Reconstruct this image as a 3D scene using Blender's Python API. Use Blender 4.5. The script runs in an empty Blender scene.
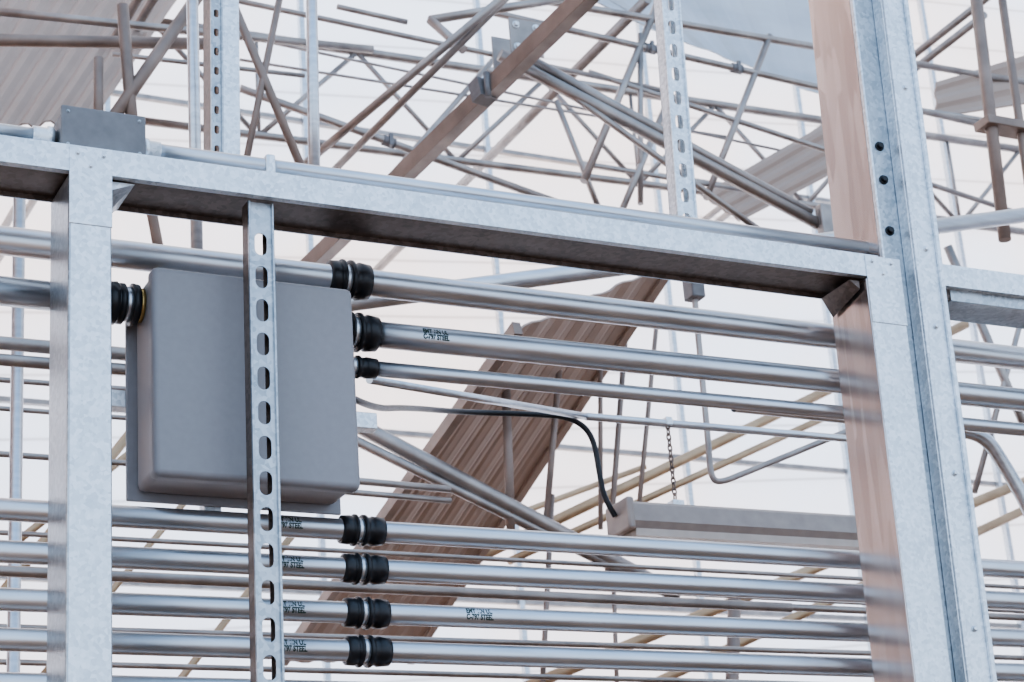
import bpy, bmesh, math
from mathutils import Matrix, Vector
scn=bpy.context.scene
col=bpy.context.collection
scn.view_settings.look='AgX - Medium High Contrast'
# ------------------------------------------------------------------ camera
R=Vector((0.8976,-0.4350,-0.0711));F=Vector((0.4298,0.8280,0.3600))
R.normalize();F=(F-R*F.dot(R)).normalized();D=F.cross(R)
if D.z>0:D=-D
cam=bpy.data.cameras.new('camera');co=bpy.data.objects.new('camera',cam);col.objects.link(co)
co.matrix_world=Matrix(((R.x,-D.x,-F.x,0),(R.y,-D.y,-F.y,-4),(R.z,-D.z,-F.z,1.6),(0,0,0,1)))
cam.lens=73.3;cam.sensor_width=36;cam.dof.use_dof=True;cam.dof.focus_distance=4.9;cam.dof.aperture_fstop=10
scn.camera=co
# ------------------------------------------------------------------ materials
def mat(name,c1,c2,metal,rough,scale=20,bump=0.0,stretch=(1,1,1),kind='NOISE',rvar=.12,spec=.5):
    m=bpy.data.materials.new(name);m.use_nodes=True;nt=m.node_tree;n=nt.nodes;l=nt.links
    b=n['Principled BSDF'];b.inputs['Metallic'].default_value=metal
    b.inputs['Specular IOR Level'].default_value=spec
    tc=n.new('ShaderNodeTexCoord');mp=n.new('ShaderNodeMapping');mp.inputs['Scale'].default_value=stretch
    l.new(tc.outputs['Object'],mp.inputs[0])
    if kind=='VOR':
        t=n.new('ShaderNodeTexVoronoi');t.inputs['Scale'].default_value=scale;o=t.outputs['Color']
        sp=n.new('ShaderNodeSeparateColor');l.new(mp.outputs[0],t.inputs['Vector']);l.new(o,sp.inputs[0]);v=sp.outputs[0]
        t2=n.new('ShaderNodeTexNoise');t2.inputs['Scale'].default_value=scale*.12;t2.inputs['Detail'].default_value=6;l.new(mp.outputs[0],t2.inputs['Vector'])
        mx=n.new('ShaderNodeMath');mx.operation='MULTIPLY_ADD';mx.inputs[1].default_value=.45;l.new(v,mx.inputs[0]);
        m3=n.new('ShaderNodeMath');m3.operation='MULTIPLY';m3.inputs[1].default_value=.6;l.new(t2.outputs[0],m3.inputs[0]);l.new(m3.outputs[0],mx.inputs[2]);v=mx.outputs[0]
    else:
        t=n.new('ShaderNodeTexNoise');t.inputs['Scale'].default_value=scale;t.inputs['Detail'].default_value=7;l.new(mp.outputs[0],t.inputs['Vector']);v=t.outputs[0]
    cr=n.new('ShaderNodeValToRGB');cr.color_ramp.elements[0].color=(*c1,1);cr.color_ramp.elements[1].color=(*c2,1)
    cr.color_ramp.elements[0].position=.25;cr.color_ramp.elements[1].position=.75
    l.new(v,cr.inputs[0]);l.new(cr.outputs[0],b.inputs['Base Color'])
    mr=n.new('ShaderNodeMapRange');mr.inputs['To Min'].default_value=rough-rvar/2;mr.inputs['To Max'].default_value=rough+rvar
    l.new(v,mr.inputs[0]);l.new(mr.outputs[0],b.inputs['Roughness'])
    if bump:
        bp=n.new('ShaderNodeBump');bp.inputs['Strength'].default_value=bump;bp.inputs['Distance'].default_value=.004
        l.new(v,bp.inputs['Height']);l.new(bp.outputs[0],b.inputs['Normal'])
    return m
GAL=mat('galvanised_spangle',(.60,.66,.70),(.88,.93,.97),.82,.36,110,.05,kind='VOR')
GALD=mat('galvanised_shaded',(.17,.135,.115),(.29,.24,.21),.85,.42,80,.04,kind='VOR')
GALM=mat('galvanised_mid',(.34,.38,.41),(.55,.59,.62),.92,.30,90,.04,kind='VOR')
GAL2=mat('galvanised_column',(.56,.50,.475),(.76,.69,.655),.97,.22,40,.008,(1,1,.12),kind='VOR',rvar=.06)
PIPE=mat('zinc_conduit',(.48,.52,.56),(.70,.74,.78),.95,.31,18,.02,(.3,3,3))
TUBE=mat('aged_tube',(.27,.245,.23),(.48,.44,.415),.75,.40,9,.02)
TAN=mat('rusty_truss',(.20,.155,.13),(.38,.30,.255),.5,.5,7,.05)
GOLD=mat('warm_tube',(.40,.28,.17),(.60,.44,.29),.5,.45,6)
GUT=mat('tan_gutter',(.40,.315,.265),(.50,.40,.34),.15,.65,2,.0,(1,1,1))
SLAT=mat('roof_slat',(.27,.205,.17),(.38,.30,.255),.2,.55,2,.0,(1,1,1))
GREY=mat('enclosure_paint',(.30,.295,.305),(.325,.32,.335),0,.45,60,.04,spec=.5)
BLK=mat('black_gland',(.008,.009,.012),(.02,.022,.026),0,.35,30)
DGR=mat('dark_casting',(.17,.165,.17),(.24,.24,.245),.3,.5,30,.1)
LAMPM=mat('lamp_housing',(.34,.29,.26),(.44,.38,.34),.2,.5,20)
LENS=mat('lamp_diffuser',(.6,.55,.50),(.7,.65,.60),0,.3,20)
SOIL=mat('soil',(.13,.075,.045),(.25,.155,.10),0,.95,1.3,.3,spec=.1)
TANREF=mat('tan_reflector',(.50,.32,.24),(.70,.48,.38),0,.8,1.2,.2,(1,1,5),spec=.2)  # tan for the added left wall, to warm the steel's reflections
BRASS=mat('brass',(.6,.42,.15),(.75,.55,.25),.9,.35,20)
INK=mat('ink',(.01,.03,.02),(.015,.04,.03),0,.6,20)
ROOF=mat('roof_glass',(.46,.52,.58),(.64,.70,.76),.1,.35,1.2,.05,(1,1,4))
def wallmat():
    m=bpy.data.materials.new('translucent_film');m.use_nodes=True;nt=m.node_tree;n=nt.nodes;l=nt.links
    n.remove(n['Principled BSDF']);out=n['Material Output']
    tc=n.new('ShaderNodeTexCoord');mp=n.new('ShaderNodeMapping');mp.inputs['Rotation'].default_value=(0,.10,0)
    l.new(tc.outputs['Object'],mp.inputs[0])
    w=n.new('ShaderNodeTexWave');w.inputs['Scale'].default_value=.7;w.bands_direction='Z';w.inputs['Distortion'].default_value=.15;w.inputs['Detail'].default_value=1;l.new(mp.outputs[0],w.inputs['Vector'])
    cr=n.new('ShaderNodeValToRGB');e=cr.color_ramp.elements;e[0].position=0;e[0].color=(.70,.69,.69,1);e[1].position=.010;e[1].color=(.94,.94,.95,1);l.new(w.outputs['Fac'],cr.inputs[0])
    ns=n.new('ShaderNodeTexNoise');ns.inputs['Scale'].default_value=.35;ns.inputs['Detail'].default_value=3;l.new(tc.outputs['Object'],ns.inputs['Vector'])
    c2=n.new('ShaderNodeValToRGB');e=c2.color_ramp.elements;e[0].position=.35;e[0].color=(.95,.915,.905,1);e[1].position=.6;e[1].color=(.88,.93,1,1);l.new(ns.outputs[0],c2.inputs[0])
    mu=n.new('ShaderNodeMixRGB');mu.blend_type='MULTIPLY';mu.inputs[0].default_value=1;l.new(cr.outputs[0],mu.inputs[1]);l.new(c2.outputs[0],mu.inputs[2])
    t=n.new('ShaderNodeBsdfTranslucent');d=n.new('ShaderNodeBsdfDiffuse');mx=n.new('ShaderNodeMixShader');mx.inputs[0].default_value=.35
    l.new(mu.outputs[0],t.inputs[0]);l.new(mu.outputs[0],d.inputs[0]);l.new(t.outputs[0],mx.inputs[1]);l.new(d.outputs[0],mx.inputs[2]);l.new(mx.outputs[0],out.inputs[0])
    return m
FILM=wallmat()
# ------------------------------------------------------------------ mesh builder
class B:
    def __init__(s,name,parent=None):
        s.bm=bmesh.new();s.name=name;s.mats=[];s.parent=parent
    def mi(s,m):
        if m not in s.mats:s.mats.append(m)
        return s.mats.index(m)
    def lathe(s,p,q,prof,m,seg=20):
        """surface of revolution about p->q, prof=[(t,r)], t metres from p"""
        p=Vector(p);q=Vector(q);d=(q-p).normalized();a=d.orthogonal().normalized();b=d.cross(a);i=s.mi(m);rings=[]
        for t,r in prof:
            rings.append([s.bm.verts.new(p+d*t+(a*math.cos(2*math.pi*k/seg)+b*math.sin(2*math.pi*k/seg))*r) for k in range(seg)])
        for x,y in zip(rings,rings[1:]):
            for k in range(seg):
                f=s.bm.faces.new((x[k],x[(k+1)%seg],y[(k+1)%seg],y[k]));f.material_index=i;f.smooth=True
        for rg in (rings[0],rings[-1]):
            f=s.bm.faces.new(rg);f.material_index=i
    def tube(s,p,q,r,m,seg=16):
        L=(Vector(q)-Vector(p)).length;s.lathe(p,q,[(0,r),(L,r)],m,seg)
    def beam(s,p,q,w,h,m,up=(0,0,1)):
        p=Vector(p);q=Vector(q);d=(q-p).normalized();u=Vector(up);a=d.cross(u).normalized();b=a.cross(d).normalized();i=s.mi(m)
        n0=[s.bm.verts.new(p+a*x*w/2+b*y*h/2) for x,y in((-1,-1),(1,-1),(1,1),(-1,1))]
        n1=[s.bm.verts.new(q+a*x*w/2+b*y*h/2) for x,y in((-1,-1),(1,-1),(1,1),(-1,1))]
        fs=[s.bm.faces.new(n0[::-1]),s.bm.faces.new(n1)]+[s.bm.faces.new((n0[k],n0[(k+1)%4],n1[(k+1)%4],n1[k])) for k in range(4)]
        for f in fs:f.material_index=i
    def box(s,lo,hi,m,bev=0,shx=0,seg=2):
        """axis box; shx = x lean per metre of z relative to lo z"""
        i=s.mi(m);x0,y0,z0=lo;x1,y1,z1=hi
        v=[s.bm.verts.new((x+shx*(z-z0),y,z)) for x,y,z in((x0,y0,z0),(x1,y0,z0),(x1,y1,z0),(x0,y1,z0),(x0,y0,z1),(x1,y0,z1),(x1,y1,z1),(x0,y1,z1))]
        fs=[s.bm.faces.new([v[k] for k in q]) for q in((0,3,2,1),(4,5,6,7),(0,1,5,4),(1,2,6,5),(2,3,7,6),(3,0,4,7))]
        for f in fs:f.material_index=i
        if bev:
            es=list({e for f in fs for e in f.edges});r=bmesh.ops.bevel(s.bm,geom=es,offset=bev,segments=seg,affect='EDGES',profile=.5)
            for f in r['faces']:f.material_index=i;f.smooth=True
    def extr(s,prof,p,q,ax,ay,m,closed=False):
        p=Vector(p);q=Vector(q);ax=Vector(ax);ay=Vector(ay);n=len(prof)
        ms=m if isinstance(m,list) else [m]*n
        A=[s.bm.verts.new(p+ax*a+ay*b) for a,b in prof];Bv=[s.bm.verts.new(q+ax*a+ay*b) for a,b in prof]
        rng=range(n) if closed else range(n-1)
        for k in rng:
            f=s.bm.faces.new((A[k],A[(k+1)%n],Bv[(k+1)%n],Bv[k]));f.material_index=s.mi(ms[k])
        if closed:
            s.bm.faces.new(A).material_index=s.mi(ms[0]);s.bm.faces.new(Bv[::-1]).material_index=s.mi(ms[0])
    def bolt(s,c,n,r,m=None):
        m=m or GAL
        c=Vector(c);n=Vector(n).normalized()
        s.lathe(c,c+n,[(0,r*1.35),(r*.25,r*1.35),(r*.26,r)],m,14);s.lathe(c+n*r*.26,c+n,[(0,r),(r*.75,r*.95),(r*.9,r*.7)],m,6)
    def ribbed(s,a,b,c,d,n,amp,m):
        a,b,c,d=map(Vector,(a,b,c,d));nr=(b-a).cross(d-a).normalized();i=s.mi(m)
        U=[];L=[]
        N=n*4
        for k in range(N+1):
            t=k/N;o=nr*amp*(0,1,1,0)[k%4]
            U.append(s.bm.verts.new(a.lerp(b,t)+o));L.append(s.bm.verts.new(d.lerp(c,t)+o))
        for k in range(N):
            s.bm.faces.new((U[k],U[k+1],L[k+1],L[k])).material_index=i
    def done(s,solid=0):
        bmesh.ops.recalc_face_normals(s.bm,faces=s.bm.faces)
        me=bpy.data.meshes.new(s.name);s.bm.to_mesh(me);s.bm.free()
        for m in s.mats:me.materials.append(m)
        o=bpy.data.objects.new(s.name,me);col.objects.link(o)
        if s.parent:o.parent=s.parent
        if solid:
            md=o.modifiers.new('thickness','SOLIDIFY');md.thickness=solid;md.offset=0
        return o
# ------------------------------------------------------------------ slotted strut (front web with real slots + flanges)
def slotted(name,x,y,z0,z1,w,depth,pitch,sl,sw,lean,m,side=None,extra=None):
    cu=bpy.data.curves.new(name,'CURVE');cu.dimensions='2D';cu.fill_mode='BOTH';cu.extrude=.0015
    def sp(pts):
        s=cu.splines.new('POLY');s.points.add(len(pts)-1);s.use_cyclic_u=True
        for k,(a,b) in enumerate(pts):s.points[k].co=(a,b,0,1)
    H=z1-z0;sp([(0,0),(w,0),(w,H),(0,H)])
    zc=pitch*.5
    while zc<H-pitch*.3:
        pts=[]
        for k in range(9):
            t=math.pi*k/8;pts.append((w/2+sw/2*math.cos(t),zc+(sl-sw)/2+sw/2*math.sin(t)))
        for k in range(9):
            t=math.pi+math.pi*k/8;pts.append((w/2+sw/2*math.cos(t),zc-(sl-sw)/2+sw/2*math.sin(t)))
        sp(pts);zc+=pitch
    tmp=bpy.data.objects.new('t',cu);col.objects.link(tmp)
    me=bpy.data.meshes.new_from_object(tmp);bpy.data.objects.remove(tmp)
    bm=bmesh.new();bm.from_mesh(me)
    for v in bm.verts:
        a,b,c=v.co;v.co=(a,c,b)
    b2=B(name);b2.bm.free();b2.bm=bm;b2.mi(m);sd=side or m
    b2.box((0,0,0),(.003,depth,H),sd);b2.box((w-.003,0,0),(w,depth,H),sd)
    b2.box((0,depth-.003,0),(w*.22,depth,H),sd);b2.box((w*.78,depth-.003,0),(w,depth,H),sd)
    b2.box((0,-.008,0),(.005,0,H),m,.001);b2.box((w-.005,-.008,0),(w,0,H),m,.001)
    if extra:extra(b2,H)
    for v in bm.verts: v.co=(v.co.x+x+lean*(v.co.z),v.co.y+y,v.co.z+z0)
    return b2.done()
# ================================================================== ground + walls
g=B('ground');g.box((-14,-16,-.2),(24,9.5,0),SOIL);g.done()
w=B('wall_back');w.box((-2.2,9,0),(20,9.03,14),FILM);w.done()
w=B('left_reflector_wall');w.box((-2.3,1.5,0),(-2.2,9.03,14),TANREF);w.done()  # unseen wall, added so the left steel faces reflect brown
w=B('wall_right');w.box((17,0,0),(17.03,9,14),FILM);w.done()
# ================================================================== foreground door frame
fr=bpy.data.objects.new('steel_door_frame',None);col.objects.link(fr)
h=B('header_channel',fr)
def hdr(x0,x1,z0,z1):
    p=[(0,0),(0,.062),(.158,.062),(.158,-.006),(.154,-.006),(.154,.006),(.02,.006),(.02,0)]
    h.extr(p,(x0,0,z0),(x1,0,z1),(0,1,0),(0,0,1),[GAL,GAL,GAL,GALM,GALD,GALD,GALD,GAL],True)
hdr(.3,3.165,3.624,3.630);hdr(3.29,4.6,3.632,3.640)
h.done()
h=B('header_lower_angle',fr)
h.extr([(0,.0),(.0,-.030),(.004,-.030),(.12,-.030)],(3.40,.02,3.632),(4.6,.02,3.640),(0,1,0),(0,0,1),GALM);h.done(.003)
p=B('left_post',fr)
p.box((1.037,.0,0),(1.131,.160,3.622),GALM,.006)
p.box((1.041,-.002,0),(1.127,.0,3.5),GAL,.0)
p.box((1.037,-.004,3.5),(1.131,.0,3.682),GAL,.0015)
for xx,zz in((1.055,3.668),(1.112,3.668),(1.083,3.64)):p.bolt((xx,-.004,zz),(0,-1,0),.004)
p.done()
p=B('jamb_post',fr)
p.box((3.024,.0,0),(3.134,.165,3.625),GAL2,.004,shx=.0255)
p.box((3.116,-.004,3.5),(3.226,.0,3.688),GAL,.0015,shx=.0255)
p.box((3.026,-.002,0),(3.132,.0,3.5),GAL,.0,shx=.0255)
for xx,zz in((3.14,3.672),(3.20,3.672),(3.17,3.64)):p.bolt((xx,-.004,zz),(0,-1,0),.004)
p.done()
p=B('header_gussets',fr)
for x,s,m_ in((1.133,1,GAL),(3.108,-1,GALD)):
    i=p.mi(m_);w_=.055 if s>0 else .03;q=[p.bm.verts.new(a) for a in((x,.02,3.622),(x+w_*s,.02,3.622),(x+w_*s,.15,3.622),(x,.15,3.622),(x,.15,3.57),(x,.02,3.60))]
    for f in((0,1,2,3),(3,4,5,0),(0,5,1),(1,5,4,2),(2,4,3)):p.bm.faces.new([q[k] for k in f]).material_index=i
p.done()
# ================================================================== big column
c=B('steel_column');ln=.032
c.box((3.070,.02,0),(3.078,.21,5.4),GAL2,.001,shx=ln)
c.box((3.078,.02,0),(3.160,.026,5.4),GALM,0,shx=ln)
c.box((3.078,.196,0),(3.24,.21,5.4),GAL2,.001,shx=ln)
c.box((3.070,.008,0),(3.076,.026,5.4),GAL,.0015,shx=ln)
c.box((3.144,-.022,0),(3.230,.02,5.4),GAL,.003,shx=ln)
c.box((3.144,-.032,0),(3.156,-.022,5.4),GAL,.002,shx=ln)
c.box((3.218,-.032,0),(3.230,-.022,5.4),GAL,.002,shx=ln)
for z in(3.93,4.03,3.78):c.bolt((3.110+ln*z,.02,z),(0,-1,0),.010,BLK)
for z in(2.7,3.1,3.5,3.72,4.2):c.bolt((3.188+ln*z,-.022,z),(0,-1,0),.006)
c.done()
# ================================================================== slotted struts
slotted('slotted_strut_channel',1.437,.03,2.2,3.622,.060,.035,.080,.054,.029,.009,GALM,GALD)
slotted('slotted_strut_channel',2.670,.175,3.70,5.0,.060,.035,.072,.042,.024,.036,GAL)
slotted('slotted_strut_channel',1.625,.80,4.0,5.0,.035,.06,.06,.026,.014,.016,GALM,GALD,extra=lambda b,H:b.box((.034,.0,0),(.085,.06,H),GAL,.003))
# ================================================================== electrical enclosure
e=B('electrical_enclosure')
e.box((1.262,.135,2.998),(1.728,.275,3.474),GREY,.016,seg=4)
e.box((1.256,.12,2.992),(1.734,.165,3.480),GREY,.014,seg=4)
e.box((1.240,.275,2.980),(1.745,.283,3.485),GREY,.003)
e.box((1.15,.283,3.2),(1.85,.32,3.24),GAL,.002);e.box((1.42,.283,2.97),(1.46,.32,3.5),GAL,.002)
def gland(b,x0,x1,y,z,r):
    L=abs(x1-x0);P=(x0,y,z);Q=(x1,y,z)
    b.lathe(P,Q,[(0,r*1.2),(L*.12,r*1.2)],BRASS,24)
    b.lathe(P,Q,[(L*.12,r*1.1),(L*.13,r*1.42),(L*.3,r*1.48),(L*.31,r*1.05)],BLK,24)
    b.lathe(P,Q,[(L*.3,r*1.22),(L*.5,r*1.22)],PIPE,24)
    b.lathe(P,Q,[(L*.5,r*1.1),(L*.51,r*1.42),(L*.62,r*1.42),(L*.64,r*1.28),(L*.7,r*1.28),(L*.71,r*1.5),(L*.95,r*1.44),(L,r*1.1)],BLK,24)
gland(e,1.262,1.175,.225,3.424,.033)
e.done()
# ================================================================== conduits
def coupling(b,xc,y,z,r,L=.105):
    P=(xc-L/2,y,z);Q=(xc+L/2,y,z)
    b.lathe(P,Q,[(0,r*1.05),(.002,r*1.32),(.022,r*1.38),(.024,r*1.3),(.030,r*1.3),(.031,r*1.5),(.036,r*1.5),(.037,r*1.05)],BLK,24)
    b.lathe(P,Q,[(.036,r*1.15),(L-.050,r*1.15)],GAL,24)
    b.lathe(P,Q,[(L-.054,r*1.05),(L-.053,r*1.5),(L-.046,r*1.5),(L-.045,r*1.3),(L-.030,r*1.3),(L-.029,r*1.4),(L-.002,r*1.3),(L,r*1.02)],BLK,24)
def conduit(x0,z0,x1,z1,y,r,coup=None,marks=()):
    b=B('steel_conduit');b.tube((x0,y,z0),(x1,y,z1),r,PIPE,28)
    if coup:
        for c_ in coup:coupling(b,c_,y,z0+(z1-z0)*(c_-x0)/(x1-x0),r)
    o=b.done()
    for mx in marks:
        cu=bpy.data.curves.new('m','FONT');cu.body='EMT 1IN UL\nC-797 STEEL';cu.size=.017;cu.offset=.0007;cu.space_line=.85;t=bpy.data.objects.new('t',cu);col.objects.link(t)
        me=bpy.data.meshes.new_from_object(t);bpy.data.objects.remove(t)
        for v in me.vertices:
            a,bb,_=v.co;th=(bb+.004)/r;v.co=(mx+a*.75,y-(r+.0006)*math.cos(th),z0+(z1-z0)*(mx-x0)/(x1-x0)+(r+.0006)*math.sin(th))
        me.materials.clear();me.materials.append(INK);t=bpy.data.objects.new('stamp',me);col.objects.link(t);t.parent=o
    return o
YC=.245
conduit(.2,3.552,5.6,3.566,YC,.033,(1.775,))
conduit(.2,3.424,1.20,3.424,.225,.033)
conduit(1.75,3.424,5.6,3.446,YC,.032,(1.79,),(1.95,))
conduit(1.75,3.336,5.6,3.356,YC,.0185,(1.785,))
for z0,z1,r in((2.932,2.945,.0245),(2.838,2.862,.0245),(2.735,2.762,.0245),(2.652,2.665,.0245)):
    conduit(.2,z0-.002,5.6,z1+.004,YC,r,(1.78,),(1.56,2.02) if z0<2.8 and z0>2.7 else (1.56,))
conduit(.2,2.56,5.6,2.575,YC,.022)
tb=B('header_conduit_run')
tb.tube((1.235,.08,3.742),(3.35,.08,3.752),.018,PIPE,20)
tb.tube((.2,.08,3.728),(1.03,.08,3.738),.018,PIPE,20)
tb.lathe((1.222,.08,3.742),(2,.08,3.742),[(0,.026),(.012,.026),(.013,.022),(.04,.022),(.041,.019)],GAL,20)
tb.lathe((1.020,.08,3.738),(0,.08,3.738),[(0,.026),(.012,.026),(.013,.022),(.045,.022),(.046,.019)],GAL,20)
for x in(1.52,3.3):
    tb.box((x-.012,.055,3.685),(x+.012,.105,3.765),GAL,.006);tb.box((x-.016,.03,3.687),(x+.016,.12,3.695),GAL,.001);tb.bolt((x,.055,3.715),(0,-1,0),.006)
tb.done()
jb=B('conduit_junction_box')
jb.box((1.030,.03,3.688),(1.21,.15,3.790),DGR,.006);jb.box((1.025,.022,3.686),(1.215,.034,3.795),DGR,.004)
for xx in(1.04,1.20):
    for zz in(3.70,3.780):jb.bolt((xx,.022,zz),(0,-1,0),.003,GALM)
jb.done()
# ================================================================== background steelwork
def P(y,x,z):return(x/100,y,z/100)
def grp(name,lst,m,seg=12):
    """tubes: (y0,x0,z0,y1,x1,z1,radius mm [,extend0,extend1])"""
    b=B(name)
    for t in lst:
        y0,x0,z0,y1,x1,z1,r=t[:7];p=Vector(P(y0,x0,z0));q=Vector(P(y1,x1,z1));d=q-p
        if len(t)>7:p,q=p-d*t[7],q+d*t[8]
        b.tube(p,q,r/1000,m,seg)
    return b
def clamp(b,p,q,t,r,m):
    p=Vector(p);q=Vector(q);c=p.lerp(q,t);u=(q-p).normalized();b.lathe(c-u*r*1.6,c+u*r*1.6,[(0,r*1.35),(r*3.2,r*1.35)],m,14);b.box((c.x-r*.5,c.y-r*1.8,c.z-r*1.6),(c.x+r*.5,c.y-r*.9,c.z+r*1.6),m,r*.1)
pb=B('purlin_beam')
a=Vector((3.57,2,5.72));dd=(Vector((3.11,3.97,5.30))-a);a2=a-dd*.4;e2=a+dd*1.1
pb.beam(a2,e2,.010,.075,TAN)
pb.beam(a2+Vector((.025,0,.034)),e2+Vector((.025,0,.034)),.055,.008,TUBE);pb.beam(a2+Vector((.025,0,-.034)),e2+Vector((.025,0,-.034)),.055,.008,TUBE)
q=a+dd*.34;u=dd.normalized();pb.beam(q-u*.03,q+u*.03,.08,.09,DGR);pb.lathe(q+Vector((.0,-.05,-.05)),q+Vector((0,-.05,.06)),[(0,.014),(.11,.014)],DGR)
pb.done()
t=grp('roof_truss',[(2.4,341,587,3.4,292,552,18,.05,.3),(2.4,343,588,3.4,306,552,16,.05,.3),(3,336,608,3,421,638,20),(2.9,346,590,3,336,608,20),
 (2.6,347,572,2.6,499,514,26),(2.6,361,572,2.6,490,521,22),(2.6,353,574,2.6,470,505,14,0,.1)],TUBE,14)
t.box((3.47,2.50,5.68),(3.62,2.508,5.84),TUBE,.003);t.box((3.47,2.66,5.68),(3.62,2.668,5.84),TUBE,.003)
for xx,zz in((3.50,5.71),(3.59,5.71),(3.50,5.81),(3.59,5.81)):t.bolt((xx,2.5,zz),(0,-1,0),.012,GAL)
t.box((4.92,2.55,5.06),(5.04,2.60,5.24),TUBE,.008)
t.done()
t=grp('roof_tie_rods',[(4,286,618,4,431,586,19,.0,.12),(4,449,695,4,760,701,20,.3,0),(4,473,680,4,760,666,18,.2,0),(4,528,649,4,760,612,15,.25,0),(4,662,670,4,752,672,17,.2,0),
 (4,307,663,4,410,659,14,.25,1.0),(4,172,637,4,311,647,20,0,.3),(5,384,703,5,533,696,8,.3,.8),(5,322,692,5,508,693,8,0,.6),(3,217,568,3,255,570,10,.5,.6)],TUBE)
for p_,q_,tt in((P(4,473,680),P(4,760,666),(.12,.3,.5)),(P(4,286,618),P(4,431,586),(.5,))):
    for k in tt:clamp(t,p_,q_,k,.019,DGR)
t.done()
# second bay: regular lattice girder across the building, and purlins running into depth
t=B('lattice_girder')
zb,zt=6.98,7.62
t.tube((1.0,6,zb),(12,6,zb+.25),.024,TUBE,12);t.tube((1.0,6,zt),(12,6,zt+.25),.028,TUBE,12)
k=0;x=1.2
while x<11.4:
    s0=zb+.25*(x-1)/11;s1=zt+.25*(x-1)/11
    if k%2==0:t.tube((x,6,s0),(x+.62,6,s1),.016,TUBE,8)
    else:t.tube((x,6,s1),(x+.62,6,s0),.016,TUBE,8)
    t.tube((x,6,s0),(x,6,s1),.012,TUBE,8) if k%4==0 else None
    x+=.62;k+=1
t.done()
t=B('roof_purlins')
for x,z in((2.55,6.9),(2.72,7.1),(5.35,7.35),(5.52,7.55),(7.7,7.7),(7.9,7.95)):t.tube((x,4.4,z),(x,8.98,z),.024,TUBE,12)
t.done()
t=B('gable_glazing_bars')
for z in(5.2,6.4,7.6,8.8):t.box((0,8.93,z),(16,8.97,z+.035),TUBE)
for x in(3.6,5.1,6.6,8.1,9.6,11.1,12.6):t.box((x,8.90,0),(x+.04,8.95,13.8),PIPE)
t.done()
grp('support_pipe',[(1.2,190,386,1.2,490,459,28)],PIPE,20).done()
grp('hanger_post',[(1,165,480,1,165,385,17,.2,0)],PIPE).done()
grp('hanger_post',[(1.5,222,519,1.5,220,435,19,.2,0)],PIPE).done()
grp('web_bracing',[(2.5,233,561,2.5,255,504,17,.3,.2),(2.5,249,573,2.5,234,503,13,.2,.2),(2.5,189,542,2.5,191,514,22,.6,.5),(2.5,179,530,2.5,179,512,18,.3,.4),
 (2.5,213,562,2.5,186,515,24,.3,.4),(2.5,194,501,2.5,200,466,19,.3,.2),(2.6,120,538,2.6,232,556,24,0,0)],TAN).done()
grp('diagonal_brace',[(3,295,422,3,417,367,32,.35,.1),(3,305,411,3,395,374,19,.4,.3)],TUBE,16).done()
grp('side_rail_tubes',[(5,478,452,5,702,561,28,.3,.3),(5,510,457,5,690,540,20,.3,.3),(5,497,383,5,802,501,30,.2,.3),(5,536,374,5,798,484,26,.2,.3),(5,420,440,5,520,480,16,.2,.2)],GOLD).done()
grp('hanging_rods',[(3,414,457,3,402,391,12,.2,.4),(3,405,474,3,399,412,10,.2,.4),(3,431,472,3,416,401,10,.2,.3),(3,359,443,3,357,397,18,.1,.3),(3,384,454,3,374,398,13,.25,.3),
 (3,456,361,3,450,324,28,0,1),(3,376,400,3,366,330,11,0,.5),(3,402,391,3,398,330,9,0,.5)],TAN).done()
def cable(name,pts,r,m,extra=None):
    cu=bpy.data.curves.new(name,'CURVE');cu.dimensions='3D';s=cu.splines.new('NURBS');s.points.add(len(pts)-1);s.use_endpoint_u=True;s.order_u=3
    for k,p in enumerate(pts):s.points[k].co=(*p,1)
    cu.bevel_depth=r;cu.bevel_resolution=4;cu.resolution_u=10;o=bpy.data.objects.new('t',cu);col.objects.link(o)
    me=bpy.data.meshes.new_from_object(o);bpy.data.objects.remove(o);me.materials.clear();me.materials.append(m)
    for p_ in me.polygons:p_.use_smooth=True
    o=bpy.data.objects.new(name,me);col.objects.link(o);return o
dc=cable('drop_conduit',[(3.43,1.3,4.14),(3.425,1.3,3.9),(3.42,1.3,3.62),(3.415,1.3,3.52),(3.44,1.3,3.495),(3.55,1.3,3.54),(3.98,1.3,3.72)],.010,TUBE)
t=B('outlet_box',dc);t.box((3.405,1.27,4.12),(3.455,1.33,4.20),DGR,.006);t.done()
grp('side_post',[(1.5,128,440,1.5,129,0,18)],PIPE).done()
grp('side_brace',[(3,157,347,3,204,411,18,.4,.3),(3.4,165,373,3.4,215,417,15,.4,.3),(3,180,330,3,235,400,12,.4,.3),(3,205,300,3,262,372,14,.3,.1)],GOLD).done()
grp('water_pipes',[(1,60,361,1,195,362,18),(1,60,356,1,195,358,16),(2,100,389,2,225,391,9),(2,100,380,2,225,381,8),(2,220,366,2,284,365,12),(2,220,362,2,284,361,10),(1.6,60,401,1.6,230,400,8),(1.6,60,352,1.6,230,352,9)],TUBE).done()
grp('irrigation_pipes',[(1,60,301,1,345,302,14),(2,110,341,2,560,343,8),(1.6,90,302,1.6,560,306,9),(1.6,90,322,1.6,560,322,8),(2,110,302,2,600,304,9),(1.2,60,290,1.2,400,291,15),(1.2,60,306,1.2,560,309,11)],TUBE).done()
grp('end_brace',[(3,605,505,3,625,443,21,.5,.4),(3,640,520,3,600,440,14,.3,.3)],TUBE).done()
t=grp('end_post',[(2,548,620,2,540,489,26),(2,562,620,2,556,480,18)],TAN);t.box((5.38,1.95,5.40),(5.62,2.05,5.44),TAN,.004);t.done()
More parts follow.
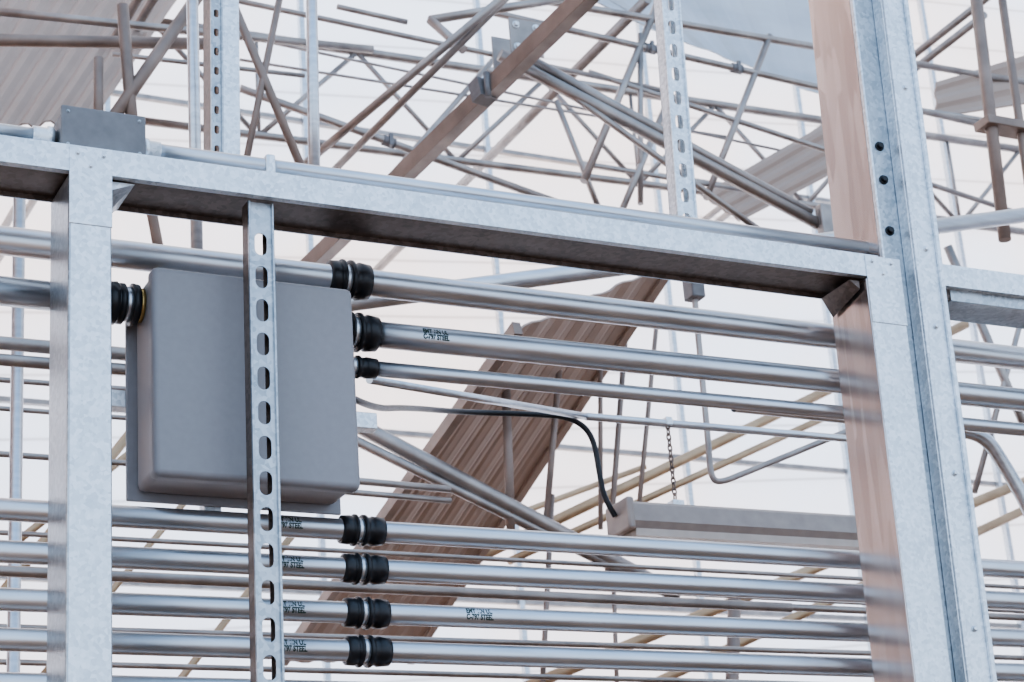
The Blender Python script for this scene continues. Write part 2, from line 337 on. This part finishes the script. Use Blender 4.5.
grp('upper_web_bracing',[(4,513,702,4,466,606,20,.1,.1),(4,512,644,4,480,581,17,.1,.1),(4,575,684,4,535,605,18,.2,.1),(4,501,671,4,493,596,15,.2,.1),(5,508,693,5,527,635,17,.1,.1),
 (5,391,622,5,434,675,16,.2,.9),(3.5,321,638,3.5,342,637,13,.3,.3),(4,466,606,4,535,605,12,.0,.3)],TUBE).done()
b=B('gutter_beam');b.ribbed(P(4,687,668),P(4,690,690),P(4,765,722),P(4,762,690),2,.015,GUT);b.done(.01)
grp('tie_conduit',[(1.2,293,364,1.2,425,365,12),(.6,197,345,1.2,293,364,11)],PIPE).done()
b=B('roof_sheet');b.ribbed(P(6,200,776),P(6,329,798),P(4,219,593),P(4,120,565),10,.02,SLAT);b.done(.008)
b=B('valley_gutter');b.ribbed(P(2.5,340,447),P(2.5,410,483),P(5,398,380),P(5,335,377),5,.010,GUT)
b.beam(P(2.5,411,484),P(5,399,381),.03,.06,GUT);b.beam(P(2.5,340,448),P(5,335,378),.03,.05,TAN);b.done(.008)
b=B('valley_gutter');b.ribbed(P(5,594,653),P(5,618,640),P(5,701,688),P(5,695,718),3,.012,GUT);b.done(.008)
b=B('roof_glazing');b.ribbed(P(6,574,843),P(6,801,883),P(6,795,790),P(6,630,825),6,.015,ROOF);b.done(.01)
# ================================================================== lamp fixture + chains + cable
lf=B('linear_light_fixture')
lf.extr([(-.05,.0),(.05,.0),(.062,.02),(.05,.075),(.03,.088),(-.03,.088),(-.05,.075),(-.062,.02)],(3.02,1.2,3.283),(4.20,1.2,3.295),(0,1,0),(0,0,1),LAMPM,True)
lf.extr([(-.045,-.02),(.045,-.02),(.05,0),(-.05,0)],(3.04,1.2,3.283),(4.18,1.2,3.295),(0,1,0),(0,0,1),LENS,True)
lf.box((3.005,1.13,3.275),(3.03,1.27,3.375),LAMPM,.008)
for x in(3.215,4.0):
    lf.box((x-.02,1.18,3.368),(x+.02,1.22,3.392),GAL,.003)
lf.done()
def chain(x,y,z0,z1):
    b=B('hanging_chain');n=int((z0-z1)/.017)
    for k in range(n+1):
        zc=z0-k*(z0-z1)/n;ry=k%2
        pts=[]
        for j in range(12):
            t=2*math.pi*j/12;u=.0065*math.cos(t);v=.0125*math.sin(t)
            pts.append(Vector((x+(0 if ry else u),y+(u if ry else 0),zc+v)))
        for j in range(12):b.tube(pts[j],pts[(j+1)%12],.0024,TAN,6)
    b.box((x-.012,y-.016,z0),(x+.012,y+.016,z0+.028),GAL,.004);b.done()
chain(3.215,1.2,3.632,3.405);chain(4.0,1.2,3.635,3.405)
cable('power_cable',[(1.75,.25,3.27),(1.85,.32,3.262),(2.2,.9,3.50),(2.51,1.2,3.617),(2.75,1.2,3.632),(2.88,1.2,3.634),(2.95,1.2,3.585),(2.96,1.2,3.45),(2.97,1.2,3.38),(3.0,1.2,3.33)],.0085,BLK)
cable('bent_conduit',[(3.0,.5,3.44),(3.45,.5,3.438),(3.75,.5,3.432),(3.85,.5,3.42),(3.90,.5,3.345),(3.98,.5,3.19),(4.0,.5,3.0),(4.0,.5,0)],.021,PIPE)
# ================================================================== light
w=bpy.data.worlds.new('sky');scn.world=w;w.use_nodes=True;nt=w.node_tree;n=nt.nodes;l=nt.links
bg=n['Background'];tc=n.new('ShaderNodeTexCoord');sx=n.new('ShaderNodeSeparateXYZ');l.new(tc.outputs['Generated'],sx.inputs[0])
r1=n.new('ShaderNodeValToRGB');e=r1.color_ramp.elements;e[0].position=0;e[0].color=(.68,.81,1,1);e[1].position=1;e[1].color=(.34,.54,.85,1);l.new(sx.outputs['Z'],r1.inputs[0])
mr=n.new('ShaderNodeMapRange');mr.inputs['From Min'].default_value=-.3;mr.inputs['From Max'].default_value=.8;l.new(sx.outputs['Y'],mr.inputs[0])
mx=n.new('ShaderNodeMixRGB');mx.inputs[2].default_value=(1,.84,.72,1);l.new(mr.outputs[0],mx.inputs[0]);l.new(r1.outputs[0],mx.inputs[1]);l.new(mx.outputs[0],bg.inputs[0])
bg.inputs[1].default_value=1.85
sl=bpy.data.lights.new('sun','SUN');sl.energy=12.5;sl.angle=.01;sl.color=(1,.965,.945);so=bpy.data.objects.new('sun',sl);col.objects.link(so)
so.rotation_euler=Vector((-.15,-.82,-.55)).to_track_quat('-Z','Y').to_euler()
